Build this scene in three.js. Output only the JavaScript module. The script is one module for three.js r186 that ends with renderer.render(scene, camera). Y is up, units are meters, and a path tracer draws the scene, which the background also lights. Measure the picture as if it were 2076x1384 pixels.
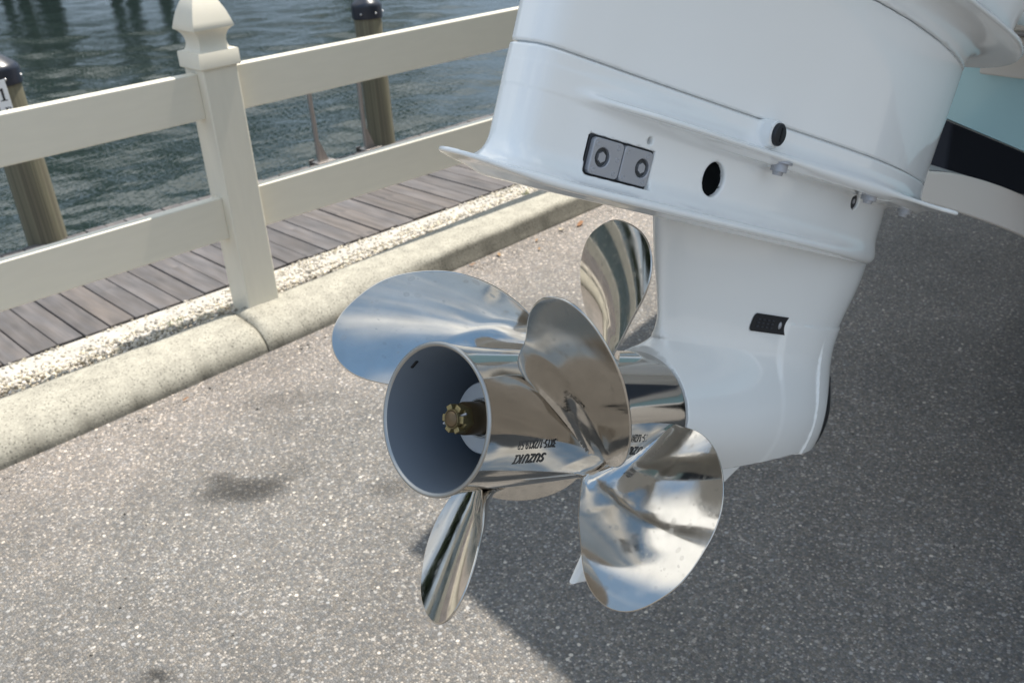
import * as THREE from 'three';
import { RoundedBoxGeometry } from 'three/addons/geometries/RoundedBoxGeometry.js';
import { mergeGeometries, mergeVertices, toCreasedNormals } from 'three/addons/utils/BufferGeometryUtils.js';
import { ImprovedNoise } from 'three/addons/math/ImprovedNoise.js';
import { FontLoader } from 'three/addons/loaders/FontLoader.js';
import { TextGeometry } from 'three/addons/geometries/TextGeometry.js';

// ---------------------------------------------------------------- camera, sky, sun, exposure
const D2R = Math.PI / 180, FPX = 2010.7, PITCH = 26.42 * D2R, ROLL = -3.895 * D2R, CAMH = 1.5;
const scene = new THREE.Scene();
const camera = new THREE.PerspectiveCamera(2 * Math.atan(692 / FPX) / D2R, 1.5, 0.02, 3000);
const camFwd = new THREE.Vector3(0, -Math.sin(PITCH), -Math.cos(PITCH));
const up0 = new THREE.Vector3(0, Math.cos(PITCH), -Math.sin(PITCH)), right0 = new THREE.Vector3(1, 0, 0);
const camX = right0.clone().multiplyScalar(Math.cos(ROLL)).addScaledVector(up0, Math.sin(ROLL));
const camUp = up0.clone().multiplyScalar(Math.cos(ROLL)).addScaledVector(right0, -Math.sin(ROLL));
camera.position.set(0, CAMH, 0);
camera.up.copy(camUp);
camera.lookAt(camera.position.clone().add(camFwd));
camera.focus = 0.98; camera.userData.fStop = 13;
scene.add(camera);

const SUN_AZ = 50.5 * D2R, SUN_EL = 66.5 * D2R;
const sunDir = new THREE.Vector3(Math.sin(SUN_AZ) * Math.cos(SUN_EL), Math.sin(SUN_EL), -Math.cos(SUN_AZ) * Math.cos(SUN_EL));
const sun = new THREE.DirectionalLight(new THREE.Color().setRGB(1, 0.93, 0.83), 4.9);
sun.position.copy(sunDir).multiplyScalar(30); sun.castShadow = true; sun.shadow.radius = 1.6;
sun.shadow.mapSize.set(4096, 4096);
Object.assign(sun.shadow.camera, { left: -12, right: 12, top: 12, bottom: -12, near: 1, far: 80 });
scene.add(sun, sun.target);

const perlin = new ImprovedNoise();
const N3 = (x, y, z) => perlin.noise(x + 31.7, y + 57.3, z + 11.9);
function fbm(x, y, z, o = 4) { let a = 0, g = 1, n = 0; for (let i = 0; i < o; i++) { a += g * N3(x, y, z); n += g; x *= 2.03; y *= 2.03; z *= 2.03; g *= 0.5; } return a / n; }
const clamp = (x, a = 0, b = 1) => Math.min(b, Math.max(a, x));
const sstep = (a, b, x) => { const t = clamp((x - a) / (b - a)); return t * t * (3 - 2 * t); };
const mix = (a, b, t) => a + (b - a) * t;
function rng(seed) { return () => { seed |= 0; seed = seed + 0x6D2B79F5 | 0; let t = Math.imul(seed ^ seed >>> 15, 1 | seed); t = t + Math.imul(t ^ t >>> 7, 61 | t) ^ t; return ((t ^ t >>> 14) >>> 0) / 4294967296; }; }

{ // air and fair-weather clouds
  const w = 1024, h = 512, px = new Float32Array(w * h * 4);
  for (let j = 0; j < h; j++) for (let i = 0; i < w; i++) {
    const el = ((j + 0.5) / h - 0.5) * Math.PI, ph = ((i + 0.5) / w - 0.5) * 2 * Math.PI;
    const y = Math.sin(el), x = Math.cos(el) * Math.cos(ph), z = Math.cos(el) * Math.sin(ph);
    const t = Math.pow(clamp(y), 0.5);
    let r = mix(0.40, 0.17, t), g = mix(0.47, 0.31, t), b = mix(0.53, 0.53, t);
    if (y > 0.01) {
      const k = 1 / (y + 0.22), cx = x * k * 1.15, cz = z * k * 1.15;
      const n = fbm(cx * 1.3, cz * 1.3, 0.7, 6) + 0.35 * fbm(cx * 0.6, cz * 0.6, 4.2, 2);
      const c = sstep(-0.17, 0.24, n) * sstep(0.08, 0.45, y);
      const body = 0.74 + 0.55 * sstep(0.0, 0.5, fbm(cx * 2.1 + 3, cz * 2.1, 2.2, 4) + 0.2);
      r = mix(r, body * 0.99, c); g = mix(g, body * 1.01, c); b = mix(b, body, c);
    } else { r = g = b = mix(0.6, 0.25, sstep(0, -0.05, y)); }
    const o = (j * w + i) * 4; px[o] = r; px[o + 1] = g; px[o + 2] = b; px[o + 3] = 1;
  }
  const tex = new THREE.DataTexture(px, w, h, THREE.RGBAFormat, THREE.FloatType);
  tex.mapping = THREE.EquirectangularReflectionMapping; tex.magFilter = tex.minFilter = THREE.LinearFilter; tex.needsUpdate = true;
  scene.background = tex; scene.environment = tex;
}
const renderer = new THREE.WebGLRenderer({ antialias: true });
renderer.toneMapping = THREE.LinearToneMapping;
renderer.toneMappingExposure = 1.45;
renderer.shadowMap.enabled = true;

// ---------------------------------------------------------------- helpers
const V = (x, y, z) => new THREE.Vector3(x, y, z);
const rgb = (r, g, b) => new THREE.Color().setRGB(r, g, b);
const std = (r, g, b, rough, o = {}) => new THREE.MeshStandardMaterial({ color: rgb(r, g, b), roughness: rough, ...o });
const phys = (r, g, b, rough, o = {}) => new THREE.MeshPhysicalMaterial({ color: rgb(r, g, b), roughness: rough, ...o });
const taken = {};
function numbered(n) { const k = taken[n] = (taken[n] ?? -1) + 1; return k ? `${n}_${String(k).padStart(3, '0')}` : n; }
function mesh(name, geo, mat, parent = scene) {
  const m = new THREE.Mesh(geo, mat); m.name = parent === scene ? numbered(name) : name;
  m.castShadow = m.receiveShadow = true; parent.add(m); return m;
}
function thing(name, label, category, group) {
  const o = new THREE.Group(); o.name = numbered(name); scene.add(o); return tag(o, label, category, group);
}
function tag(o, label, category, group) { Object.assign(o.userData, { label, category }); if (group) o.userData.group = group; return o; }
function struct(o, label, category) { o.userData.kind = 'structure'; if (label) { o.userData.label = label; o.userData.category = category; } return o; }
function ray(px, py) { // a direction through a photograph pixel
  return camX.clone().multiplyScalar((px - 1038) / FPX).addScaledVector(camUp, -(py - 692) / FPX).add(camFwd);
}
// dock frame: A runs along the fence, W towards the water, y is up
const AZA = 47.87 * D2R, Av = V(Math.sin(AZA), 0, -Math.cos(AZA)), Wv = V(-Math.cos(AZA), 0, -Math.sin(AZA));
const dock = (a, y, w) => V(0, y, 0).addScaledVector(Av, a).addScaledVector(Wv, w);
function setDock(o, a, y, w) { // local x = A, y = up, z = -W (towards the camera)
  o.matrix.makeBasis(Av, V(0, 1, 0), Wv.clone().negate()); o.quaternion.setFromRotationMatrix(o.matrix); o.position.copy(dock(a, y, w)); return o;
}
function dataTex(w, h, fn, srgb = true) {
  const d = new Uint8Array(w * h * 4);
  for (let j = 0; j < h; j++) for (let i = 0; i < w; i++) { const c = fn(i, j), o = (j * w + i) * 4; d[o] = clamp(c[0]) * 255; d[o + 1] = clamp(c[1]) * 255; d[o + 2] = clamp(c[2]) * 255; d[o + 3] = 255; }
  const t = new THREE.DataTexture(d, w, h); t.wrapS = t.wrapT = THREE.RepeatWrapping; t.magFilter = THREE.LinearFilter; t.minFilter = THREE.LinearMipmapLinearFilter; t.generateMipmaps = true;
  if (srgb) t.colorSpace = THREE.SRGBColorSpace; t.needsUpdate = true; return t;
}
const toS = (c) => c <= 0.0031308 ? 12.92 * c : 1.055 * Math.pow(c, 1 / 2.4) - 0.055;

// ---------------------------------------------------------------- ground: worn chip-seal lot
function worley(size, cell, seed, jitter = 0.85) { // tiling cell pattern: id tone, edge distance
  const n = Math.round(size / cell), r = rng(seed), P = new Float32Array(n * n * 2), T = new Float32Array(n * n), T2 = new Float32Array(n * n);
  for (let i = 0; i < n * n; i++) { P[2 * i] = 0.5 + (r() - 0.5) * jitter; P[2 * i + 1] = 0.5 + (r() - 0.5) * jitter; T[i] = r(); T2[i] = r(); }
  const s = n / size;
  return (x, y) => {
    const gx = x * s, gy = y * s, ix = Math.floor(gx), iy = Math.floor(gy); let f1 = 9, f2 = 9, id = 0;
    for (let b = -1; b <= 1; b++) for (let a = -1; a <= 1; a++) {
      const cx = ix + a, cy = iy + b, k = ((cy % n + n) % n) * n + ((cx % n + n) % n);
      const dx = cx + P[2 * k] - gx, dy = cy + P[2 * k + 1] - gy, d = dx * dx + dy * dy;
      if (d < f1) { f2 = f1; f1 = d; id = k; } else if (d < f2) f2 = d;
    }
    return [T[id], T2[id], Math.sqrt(f2) - Math.sqrt(f1), Math.sqrt(f1)];
  };
}
const ASZ = 1536, AM = 1.8; // texture pixels and metres per tile
const aCol = new Float32Array(ASZ * ASZ), aTint = new Float32Array(ASZ * ASZ), aHgt = new Float32Array(ASZ * ASZ);
{
  const fine = worley(ASZ, 5, 5), big = worley(ASZ, 12, 9);
  for (let j = 0; j < ASZ; j++) for (let i = 0; i < ASZ; i++) {
    const f = fine(i, j), g = big(i, j), o = j * ASZ + i;
    let st = sstep(0.06, 0.24, f[2]), tone = f[0] < 0.32 ? 0.085 + 0.05 * f[1] : f[0] < 0.85 ? 0.125 + 0.08 * f[1] : 0.2 + 0.17 * f[1], tint = f[1];
    if (g[0] > 0.86 && g[3] < 0.16 + 0.2 * g[1]) { st = 1; tone = g[0] > 0.985 ? 0.46 : 0.14 + 0.18 * g[1]; tint = g[0] * 7 % 1; }
    aCol[o] = mix(0.098, tone, st); aTint[o] = tint; aHgt[o] = st * (0.4 + 0.6 * tone);
  }
}
const asphaltMap = dataTex(ASZ, ASZ, (i, j) => { const o = j * ASZ + i, c = aCol[o], t = aTint[o] - 0.5; return [toS(c * (1.04 + 0.12 * t)), toS(c * 0.995), toS(c * (0.935 - 0.14 * t))]; });
const asphaltBump = dataTex(ASZ, ASZ, (i, j) => { const v = aHgt[j * ASZ + i]; return [v, v, v]; }, false);
const asphalt = new THREE.MeshStandardMaterial({ map: asphaltMap, bumpMap: asphaltBump, bumpScale: 0.0035, roughness: 0.82, vertexColors: true });
{ // one sheet, finer where the camera looks; oil stains and pale dust patches as vertex colour
  const xs = [], zs = [];
  for (let v = -90; v < -2.5; v *= 0.8) xs.push(v); for (let v = -2.5; v <= 5.001; v += 0.03) xs.push(v); for (let v = 6; v < 90; v *= 1.3) xs.push(v); xs.push(90);
  for (let v = -90; v < -1; v *= 0.75) zs.push(v); for (let v = -1; v <= 2.7; v += 0.03) zs.push(v); zs.push(2.99);
  const pos = [], uv = [], col = [], idx = [];
  const stain = (p, x, h, rx, rz, s) => { const u = p.x - x, v = -p.z - h, n = 0.3 * fbm(p.x * 9, p.z * 9, 1.5, 3); return s * sstep(1.0, 0.25, Math.hypot(u / rx, v / rz) + n); };
  for (const w of zs) for (const a of xs) {
    const edge = w === 2.99 ? 2.99 + 0.05 * (a - 1.4) : w, p = dock(a, 0, edge); pos.push(p.x, 0, p.z); uv.push(a / AM, w / AM);
    let k = 1.03 + 0.30 * fbm(p.x * 1.6, p.z * 1.6, 3.3, 4) + 0.22 * fbm(p.x * 7, p.z * 7, 8.1, 3);
    k *= 1 - stain(p, -0.745, 2.235, 0.17, 0.085, 0.70) - stain(p, -0.835, 2.30, 0.055, 0.045, 0.65) - stain(p, -0.62, 2.32, 0.1, 0.07, 0.28);
    k *= 1 - stain(p, -0.35, 2.2, 0.09, 0.06, 0.35) - stain(p, -0.72, 2.72, 0.18, 0.1, 0.22) - stain(p, -0.786, 1.565, 0.045, 0.04, 0.8) - stain(p, 1.0, 1.35, 0.05, 0.04, 0.5);
    const dust = sstep(2.05, 2.8, w + 0.3 * fbm(p.x * 4, p.z * 4, 6.6, 3)) * 0.42;   // pale silt washed up against the kerb
    k = clamp(k, 0.2, 1.5) * (1 + dust);
    col.push(k * (1.0 + 0.1 * dust), k * (1 - 0.03 * dust), k * (1 - 0.1 * dust));
  }
  const n = xs.length;
  for (let j = 0; j < zs.length - 1; j++) for (let i = 0; i < n - 1; i++) { const q = j * n + i; idx.push(q, q + 1, q + n, q + 1, q + n + 1, q + n); }
  const g = new THREE.BufferGeometry(); g.setAttribute('position', new THREE.Float32BufferAttribute(pos, 3)); g.setAttribute('uv', new THREE.Float32BufferAttribute(uv, 2)); g.setAttribute('color', new THREE.Float32BufferAttribute(col, 3)); g.setIndex(idx); g.computeVertexNormals();
  const nn = g.attributes.normal; for (let i = 0; i < nn.count; i++) nn.setXYZ(i, 0, 1, 0);
  struct(mesh('parking_lot', g, asphalt), 'worn grey chip seal parking lot with oil stains', 'pavement');
}

{ // loose grit lying on the lot
  const r = rng(55), geo = new THREE.IcosahedronGeometry(1, 0), N = 5200, im = new THREE.InstancedMesh(geo, std(1, 1, 1, 0.85), N), q = new THREE.Object3D(), c = new THREE.Color(); im.name = 'loose_grit';
  for (let i = 0; i < N; i++) {
    const near = r() < 0.3, a = near ? 0.2 + r() * 3.4 : -1.2 + r() * 4.6, w = near ? 2.74 + 0.05 * (a - 0.6) - 0.10 * r() * r() : -0.2 + 2.95 * r(), s = 0.0012 + 0.0026 * r() * r() + (r() < 0.02 ? 0.003 : 0);
    q.position.copy(dock(a, s * 0.3, w)); q.rotation.set(r() * 6, r() * 6, r() * 6); q.scale.set(s, s * 0.7, s * 0.8); q.updateMatrix(); im.setMatrixAt(i, q.matrix); const t = 0.07 + 0.4 * r() * r(); im.setColorAt(i, c.setRGB(t * 1.06, t, t * 0.9));
  }
  im.castShadow = im.receiveShadow = true; im.userData = { kind: 'stuff', label: 'loose grit scattered on the parking lot', category: 'grit' }; scene.add(im);
}

// ---------------------------------------------------------------- kerb of two cast sections
const concTex = dataTex(512, 512, (i, j) => { const x = i / 512, y = j / 512; return [0, 0, 0]; });
{
  const W5 = worley(512, 4, 31), W9 = worley(512, 8, 33), d = concTex.image.data;
  for (let j = 0; j < 512; j++) for (let i = 0; i < 512; i++) {
    const f = W5(i, j), g = W9(i, j), k = 0.31 + 0.11 * (f[0] - 0.5) + (g[0] > 0.8 && g[3] < 0.3 ? 0.16 * (g[1] - 0.2) : 0) + 0.10 * fbm(i / 60, j / 60, 2, 4) - (f[0] < 0.05 ? 0.1 : 0);
    const o = (j * 512 + i) * 4; d[o] = toS(clamp(k * 1.05)) * 255; d[o + 1] = toS(clamp(k)) * 255; d[o + 2] = toS(clamp(k * 0.84)) * 255;
  }
  concTex.needsUpdate = true;
}
const concrete = new THREE.MeshStandardMaterial({ map: concTex, bumpMap: concTex, bumpScale: 0.003, roughness: 0.9, vertexColors: true });
{
  const curb = struct(new THREE.Group(), 'rounded cast concrete kerb beside the gravel strip', 'kerb'); curb.name = 'curb'; scene.add(curb);
  const section = (a0, a1) => {
    const pos = [], uv = [], col = [], idx = [], M = 26, n = Math.max(2, Math.round((a1 - a0) / 0.04));
    for (let i = 0; i <= n; i++) {
      const a = mix(a0, a1, i / n), foot = 2.79 + 0.052 * (a - 0.6), steep = sstep(1.75, 2.35, a), width = 3.04 + 0.03 * sstep(1.6, 2.6, a) + 0.03 * (a - 1.2) * (a > 1.2 ? 1 : 0) - foot, e = Math.min(i, n - i) === 0 ? 0.006 : 0;
      let s = 0, pw, py;
      for (let j = 0; j <= M; j++) {
        const t = j / M, q = clamp(t / 0.62), th = q * Math.PI / 2; let w, y;
        const wr = (1 - Math.cos(th)) * 0.125, yr = Math.pow(Math.sin(th), 0.92) * 0.088;             // rolled face
        const v = clamp(q / 0.6), c = clamp((q - 0.6) / 0.4) * 1.45, ws = 0.016 * v + 0.03 * (1 - Math.cos(c)), ys = 0.058 * v + 0.03 * Math.sin(c);   // upright face
        w = mix(wr, ws, steep); y = mix(yr, ys, steep);
        if (t > 0.62) { const e2 = (t - 0.62) / 0.38; w += e2 * (width - w); y += 0.006 * Math.sin(e2 * 1.6); }
        y += 0.0022 * fbm(a * 14, w * 30, 4, 3) - e; w += 0.004 * fbm(a * 3, 1.2, j * 0.1, 2);
        if (j) s += Math.hypot(w - pw, y - py); pw = w; py = y;
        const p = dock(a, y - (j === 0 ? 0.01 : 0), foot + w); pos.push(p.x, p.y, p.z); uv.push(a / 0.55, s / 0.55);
        // tone darkens towards the foot, more on the upright face, with noise streaks
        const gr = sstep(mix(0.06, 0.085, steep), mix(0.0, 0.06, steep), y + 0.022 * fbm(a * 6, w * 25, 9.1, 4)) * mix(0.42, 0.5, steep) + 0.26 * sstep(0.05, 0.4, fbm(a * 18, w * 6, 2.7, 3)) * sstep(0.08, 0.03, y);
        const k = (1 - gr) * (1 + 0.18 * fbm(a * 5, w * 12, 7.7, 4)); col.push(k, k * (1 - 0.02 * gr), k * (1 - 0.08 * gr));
      }
      const p = dock(a, -0.05, foot + width); pos.push(p.x, p.y, p.z); uv.push(a / 0.55, s / 0.55 + 0.2); col.push(0.9, 0.9, 0.9);
    }
    const R = M + 2; for (let i = 0; i < n; i++) for (let j = 0; j < R - 1; j++) { const q = i * R + j; idx.push(q, q + R, q + 1, q + R, q + R + 1, q + 1); }
    for (const [b, f] of [[0, 1], [n * R, -1]]) for (let j = 1; j < R - 1; j++) f > 0 ? idx.push(b, b + j, b + j + 1) : idx.push(b, b + j + 1, b + j);
    const g = new THREE.BufferGeometry(); g.setAttribute('position', new THREE.Float32BufferAttribute(pos, 3)); g.setAttribute('uv', new THREE.Float32BufferAttribute(uv, 2)); g.setAttribute('color', new THREE.Float32BufferAttribute(col, 3)); g.setIndex(idx); g.computeVertexNormals();
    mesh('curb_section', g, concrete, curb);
  };
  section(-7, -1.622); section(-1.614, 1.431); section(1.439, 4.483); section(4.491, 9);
}

// ---------------------------------------------------------------- gravel strip, seawall cap
const sandTex = dataTex(512, 512, (i, j) => { const k = 0.46 + 0.10 * fbm(i / 9, j / 9, 5, 3) + 0.05 * fbm(i / 60, j / 60, 1, 3); return [toS(k * 1.05), toS(k * 0.96), toS(k * 0.8)]; });
function flatStrip(name, a0, a1, w0, w1, y, mat, sc) {
  const g = new THREE.BufferGeometry(), P = [dock(a0, y, w0), dock(a1, y, w0 + 0.052 * (w0 < 3.1 ? a1 - a0 : 0)), dock(a1, y, w1), dock(a0, y, w1)];
  g.setAttribute('position', new THREE.Float32BufferAttribute(P.flatMap((p) => [p.x, p.y, p.z]), 3)); g.setAttribute('uv', new THREE.Float32BufferAttribute([a0 * sc, w0 * sc, a1 * sc, w0 * sc, a1 * sc, w1 * sc, a0 * sc, w1 * sc], 2));
  g.setAttribute('normal', new THREE.Float32BufferAttribute([0, 1, 0, 0, 1, 0, 0, 1, 0, 0, 1, 0], 3)); g.setIndex([0, 1, 2, 0, 2, 3]); return mesh(name, g, mat);
}
struct(flatStrip('gravel_bed', -7, 9, 2.7, 3.30, 0.042, new THREE.MeshStandardMaterial({ map: sandTex, roughness: 0.95 }), 1.6), 'sandy bed under the gravel beside the kerb', 'ground');
{
  const g = new RoundedBoxGeometry(16, 0.5, 0.16, 2, 0.012), cap = setDock(mesh('seawall_cap', g, new THREE.MeshStandardMaterial({ map: concTex, color: rgb(1.25, 1.25, 1.35), roughness: 0.9 })), 1, -0.183, 3.252);
  const u = g.attributes.uv; for (let i = 0; i < u.count; i++) u.setXY(i, u.getX(i) * 20, u.getY(i) * 0.3);
  struct(cap, 'pale concrete seawall cap along the dock edge', 'seawall');
  const wall = setDock(mesh('seawall', new THREE.BoxGeometry(16, 2.4, 0.14), std(0.2, 0.19, 0.17, 0.9)), 1, -1.64, 3.25); struct(wall, 'concrete seawall under the dock', 'seawall');
}
{ // pebbles: nobody could count them
  const r = rng(77), geo = new THREE.IcosahedronGeometry(1, 1), p = geo.attributes.position;
  for (let i = 0; i < p.count; i++) { const k = 1 + 0.28 * N3(p.getX(i) * 1.7, p.getY(i) * 1.7, p.getZ(i) * 1.7); p.setXYZ(i, p.getX(i) * k, p.getY(i) * 0.62 * k, p.getZ(i) * 0.8 * k); }
  geo.computeVertexNormals();
  const N = 15000, im = new THREE.InstancedMesh(geo, std(1, 1, 1, 0.85), N), q = new THREE.Object3D(), c = new THREE.Color(); im.name = 'gravel';
  for (let i = 0; i < N; i++) {
    const a = -0.6 + r() * 5.2, edge = 3.0 + 0.03 * (a - 0.6), u = r();
    let w = edge + u * (3.325 - edge); const bare = fbm(a * 3.2, w * 7, 2.2, 3);
    if (u > 0.62 && (bare > -0.08 || r() < 0.35) && r() < 0.85) w = edge + r() * 0.6 * (3.32 - edge);
    const s = 0.004 + 0.006 * r() * r() + (r() < 0.03 ? 0.004 : 0), slope = 0.044 + 0.022 * u;
    q.position.copy(dock(a, w > 3.19 ? 0.069 : slope + r() * 0.008, w)); q.rotation.set(r() * 6, r() * 6, r() * 6); q.scale.setScalar(s * (w > 3.24 ? 0.8 : 1)); q.updateMatrix(); im.setMatrixAt(i, q.matrix);
    const t = 0.24 + 0.5 * r(), wm = r() * 0.7; im.setColorAt(i, c.setRGB(t * (1.04 + 0.08 * wm), t * (0.98 + 0.01 * wm), t * (0.92 - 0.24 * wm)));
  }
  im.castShadow = im.receiveShadow = true; im.userData = { kind: 'stuff', label: 'loose tan pea gravel between the kerb and the dock', category: 'gravel' }; scene.add(im);
}

// ---------------------------------------------------------------- dock of single planks
const woodTex = [0, 1, 2, 3].map((v) => dataTex(256, 512, (i, j) => {
  const x = i / 256, y = j / 512, g = fbm(x * 26, y * 2.6 + v * 9, v * 3.1, 4), b = fbm(x * 3, y * 5, v * 7.7 + 2, 4), s = fbm(x * 60, y * 3, v * 5.5, 2);
  const k = 0.094 + 0.018 * g + 0.07 * b + 0.012 * s, br = clamp(0.2 + 0.6 * fbm(x * 2, y * 4, v * 4.1 + 8, 3) + (v === 2 ? 0.25 : v === 0 ? 0.1 : -0.1));
  return [toS(clamp(k * (1.03 + 0.22 * br))), toS(clamp(k * (0.98 + 0.05 * br))), toS(clamp(k * (1.0 - 0.14 * br)))];
}));
const plankMats = woodTex.flatMap((t, v) => [0.9, 1.0, 1.08].map((k) => new THREE.MeshStandardMaterial({ map: t, bumpMap: t, bumpScale: 0.002, color: rgb(k, k, k * 1.02), roughness: 0.75 })));
{
  const deck = thing('dock', 'weathered grey plank dock along the water behind the fence', 'dock');
  setDock(deck, 0, 0, 0);
  const r = rng(12), geo = [0, 1, 2].map((v) => {
    const g = new RoundedBoxGeometry(0.0885, 0.036, 1.12, 2, 0.004), u = g.attributes.uv, p = g.attributes.position;
    for (let i = 0; i < p.count; i++) u.setXY(i, p.getX(i) / 0.0885 * 0.9 + 0.5 + v * 0.31, p.getZ(i) * 0.85 + v * 0.37 + p.getY(i) * 4);
    return g;
  });
  let k = 0;
  for (let a = 0.827 - 0.0925 * 30.5; a < 5.6; a += 0.0925, k++) {
    const m = mesh('plank', geo[k % 3], plankMats[Math.floor(r() * plankMats.length)], deck);
    m.position.set(a, 0.052 + (r() - 0.5) * 0.004, -3.90 + (r() - 0.5) * 0.012); m.rotation.set((r() - 0.5) * 0.002, (r() - 0.5) * 0.006, (r() - 0.5) * 0.02); if (r() < 0.5) m.rotation.y += Math.PI;
  }
  for (const w of [3.42, 3.9, 4.38]) { const m = mesh('stringer', new THREE.BoxGeometry(8.4, 0.18, 0.05), std(0.09, 0.08, 0.07, 0.9), deck); m.position.set(1.6, -0.058, -w); }
}

// ---------------------------------------------------------------- vinyl fence
const vinylTex = dataTex(256, 256, (i, j) => { const k = 0.95 + 0.016 * fbm(i / 40, j / 40, 7, 3); return [k, k, k * 0.985]; });
const vinyl = phys(0.78, 0.735, 0.645, 0.36, { map: vinylTex, specularIntensity: 0.6 });
{
  const fence = thing('vinyl_fence', 'beige vinyl rail fence with pointed post caps beside the kerb', 'fence');
  setDock(fence, 0, 0, 0);
  const prof = [[0.0, 0.926], [0.0695, 0.926], [0.0715, 0.929], [0.0715, 0.974], [0.0700, 0.9775], [0.056, 0.9785], [0.0505, 0.986], [0.0475, 0.997], [0.0470, 1.007], [0.0490, 1.019], [0.0545, 1.032], [0.0635, 1.042], [0.0705, 1.046], [0.0712, 1.050], [0.0665, 1.068], [0.0580, 1.096], [0.0455, 1.124], [0.0300, 1.150], [0.0140, 1.169], [0.0, 1.176]];
  const fine = []; for (const [r, y] of prof) fine.push(new THREE.Vector2(r * Math.SQRT2, y));
  const cap = toCreasedNormals(new THREE.LatheGeometry(fine, 4).rotateY(Math.PI / 4), 0.55);
  const postG = new RoundedBoxGeometry(0.125, 0.95, 0.125, 3, 0.006);
  for (const a of [-0.887, 1.548, 3.983]) {
    const p = mesh('post', postG, vinyl, fence); p.position.set(a, 0.463, -3.083);
    const c = mesh('post_cap', cap, vinyl, p); c.position.set(0, -0.463, 0);
  }
  const railG = new RoundedBoxGeometry(2.312, 0.148, 0.042, 3, 0.005);
  const uvs = railG.attributes.uv; for (let i = 0; i < uvs.count; i++) uvs.setXY(i, uvs.getX(i) * 3, uvs.getY(i));
  for (const [a, s] of [[0.331, 0.0], [2.766, -0.004]]) for (const y of [0.838, 0.422]) { const m = mesh('rail', railG, vinyl, fence); m.position.set(a, y, -3.083); m.rotation.z = s; }
}

// ---------------------------------------------------------------- pilings, ladder
const pileTex = dataTex(256, 512, (i, j) => {
  const x = i / 256, y = j / 512, t = 6.283 * x, cx = Math.cos(t) * 2, cz = Math.sin(t) * 2;
  const g = fbm(cx * 4, y * 3, cz * 4, 4), st = fbm(cx * 9, y * 1.5, cz * 9, 3), b = fbm(cx * 0.8, y * 3, cz * 0.8 + 5, 3), k = 0.135 + 0.06 * g + 0.09 * st + 0.06 * b;
  return [toS(clamp(k * 1.06)), toS(clamp(k * (0.98 + 0.1 * b))), toS(clamp(k * 0.68))];
});
const pileMat = new THREE.MeshStandardMaterial({ map: pileTex, bumpMap: pileTex, bumpScale: 0.014, roughness: 0.9 });
const capMat = phys(0.012, 0.016, 0.028, 0.32);
function pileGeo(r, h) { const g = new THREE.CylinderGeometry(r * 0.95, r * 1.04, h, 32, 12), p = g.attributes.position; for (let i = 0; i < p.count; i++) { const a = Math.atan2(p.getZ(i), p.getX(i)), k = 1 + 0.03 * N3(Math.cos(a) * 1.4, p.getY(i) * 1.2, Math.sin(a) * 1.4); p.setX(i, p.getX(i) * k); p.setZ(i, p.getZ(i) * k); } g.computeVertexNormals(); return g.translate(0, h / 2, 0); }
function piling(label, a, w, r, top, lean) {
  const t = thing('piling', label, 'piling', 'pilings standing at the dock edge'); setDock(t, a, -2.6, w); t.rotateZ(lean);
  mesh('pole', pileGeo(r, top + 2.6), pileMat, t);
  const c = mesh('piling_cap', new THREE.LatheGeometry([[r * 1.03, 0], [r * 1.06, 0.004], [r * 1.07, 0.06], [r * 1.03, 0.072], [r * 0.93, 0.082], [r * 0.45, 0.115], [0, 0.128]].map((q) => new THREE.Vector2(...q)), 40), capMat, t); c.position.y = top + 2.6 - 0.058;
  for (const an of [0.6, 1.6, 2.6]) { const s = mesh('cap_screw', new THREE.SphereGeometry(0.006, 10, 6), std(0.6, 0.6, 0.6, 0.3, { metalness: 1 }), c); s.position.set(Math.cos(an) * r * 1.07, 0.028, Math.sin(an) * r * 1.07); }
  return t;
}
const font = await new FontLoader().loadAsync('fonts/droid/droid_serif_bold.typeface.json');
const sansBold = await new FontLoader().loadAsync('fonts/droid/droid_sans_bold.typeface.json');
const sansReg = await new FontLoader().loadAsync('fonts/droid/droid_sans_regular.typeface.json');
{
  const p1 = piling('wooden piling with a black cap and a white plate numbered 1', 1.372, 4.5, 0.086, 0.812, 0.018);
  const sign = mesh('number_plate', new RoundedBoxGeometry(0.048, 0.19, 0.003, 2, 0.0014), phys(0.8, 0.8, 0.8, 0.4), p1);
  sign.position.set(-0.028, 2.6 + 0.69, 0.086); sign.rotation.y = -0.32;
  const ink = std(0.015, 0.015, 0.017, 0.5);
  const tx = (s, size, x, y) => { const g = new TextGeometry(s, { font, size, depth: 0.001, curveSegments: 5 }); g.computeBoundingBox(); const b = g.boundingBox; g.translate(-(b.min.x + b.max.x) / 2, -(b.min.y + b.max.y) / 2, 0); const m = mesh('numeral', g, ink, sign); m.position.set(x, y, 0.0014); m.scale.y = 1.1; };
  tx('1', 0.046, 0, 0.036); tx('F', 0.03, 0.006, -0.032);
  const sc = mesh('plate_screw', new THREE.SphereGeometry(0.0028, 8, 6), std(0.3, 0.25, 0.2, 0.5), sign); sc.position.set(0, 0.083, 0.0016);
  piling('wooden piling with a black cap beside the steel dock ladder', 3.185, 4.5, 0.076, 0.80, -0.004);
}
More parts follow.
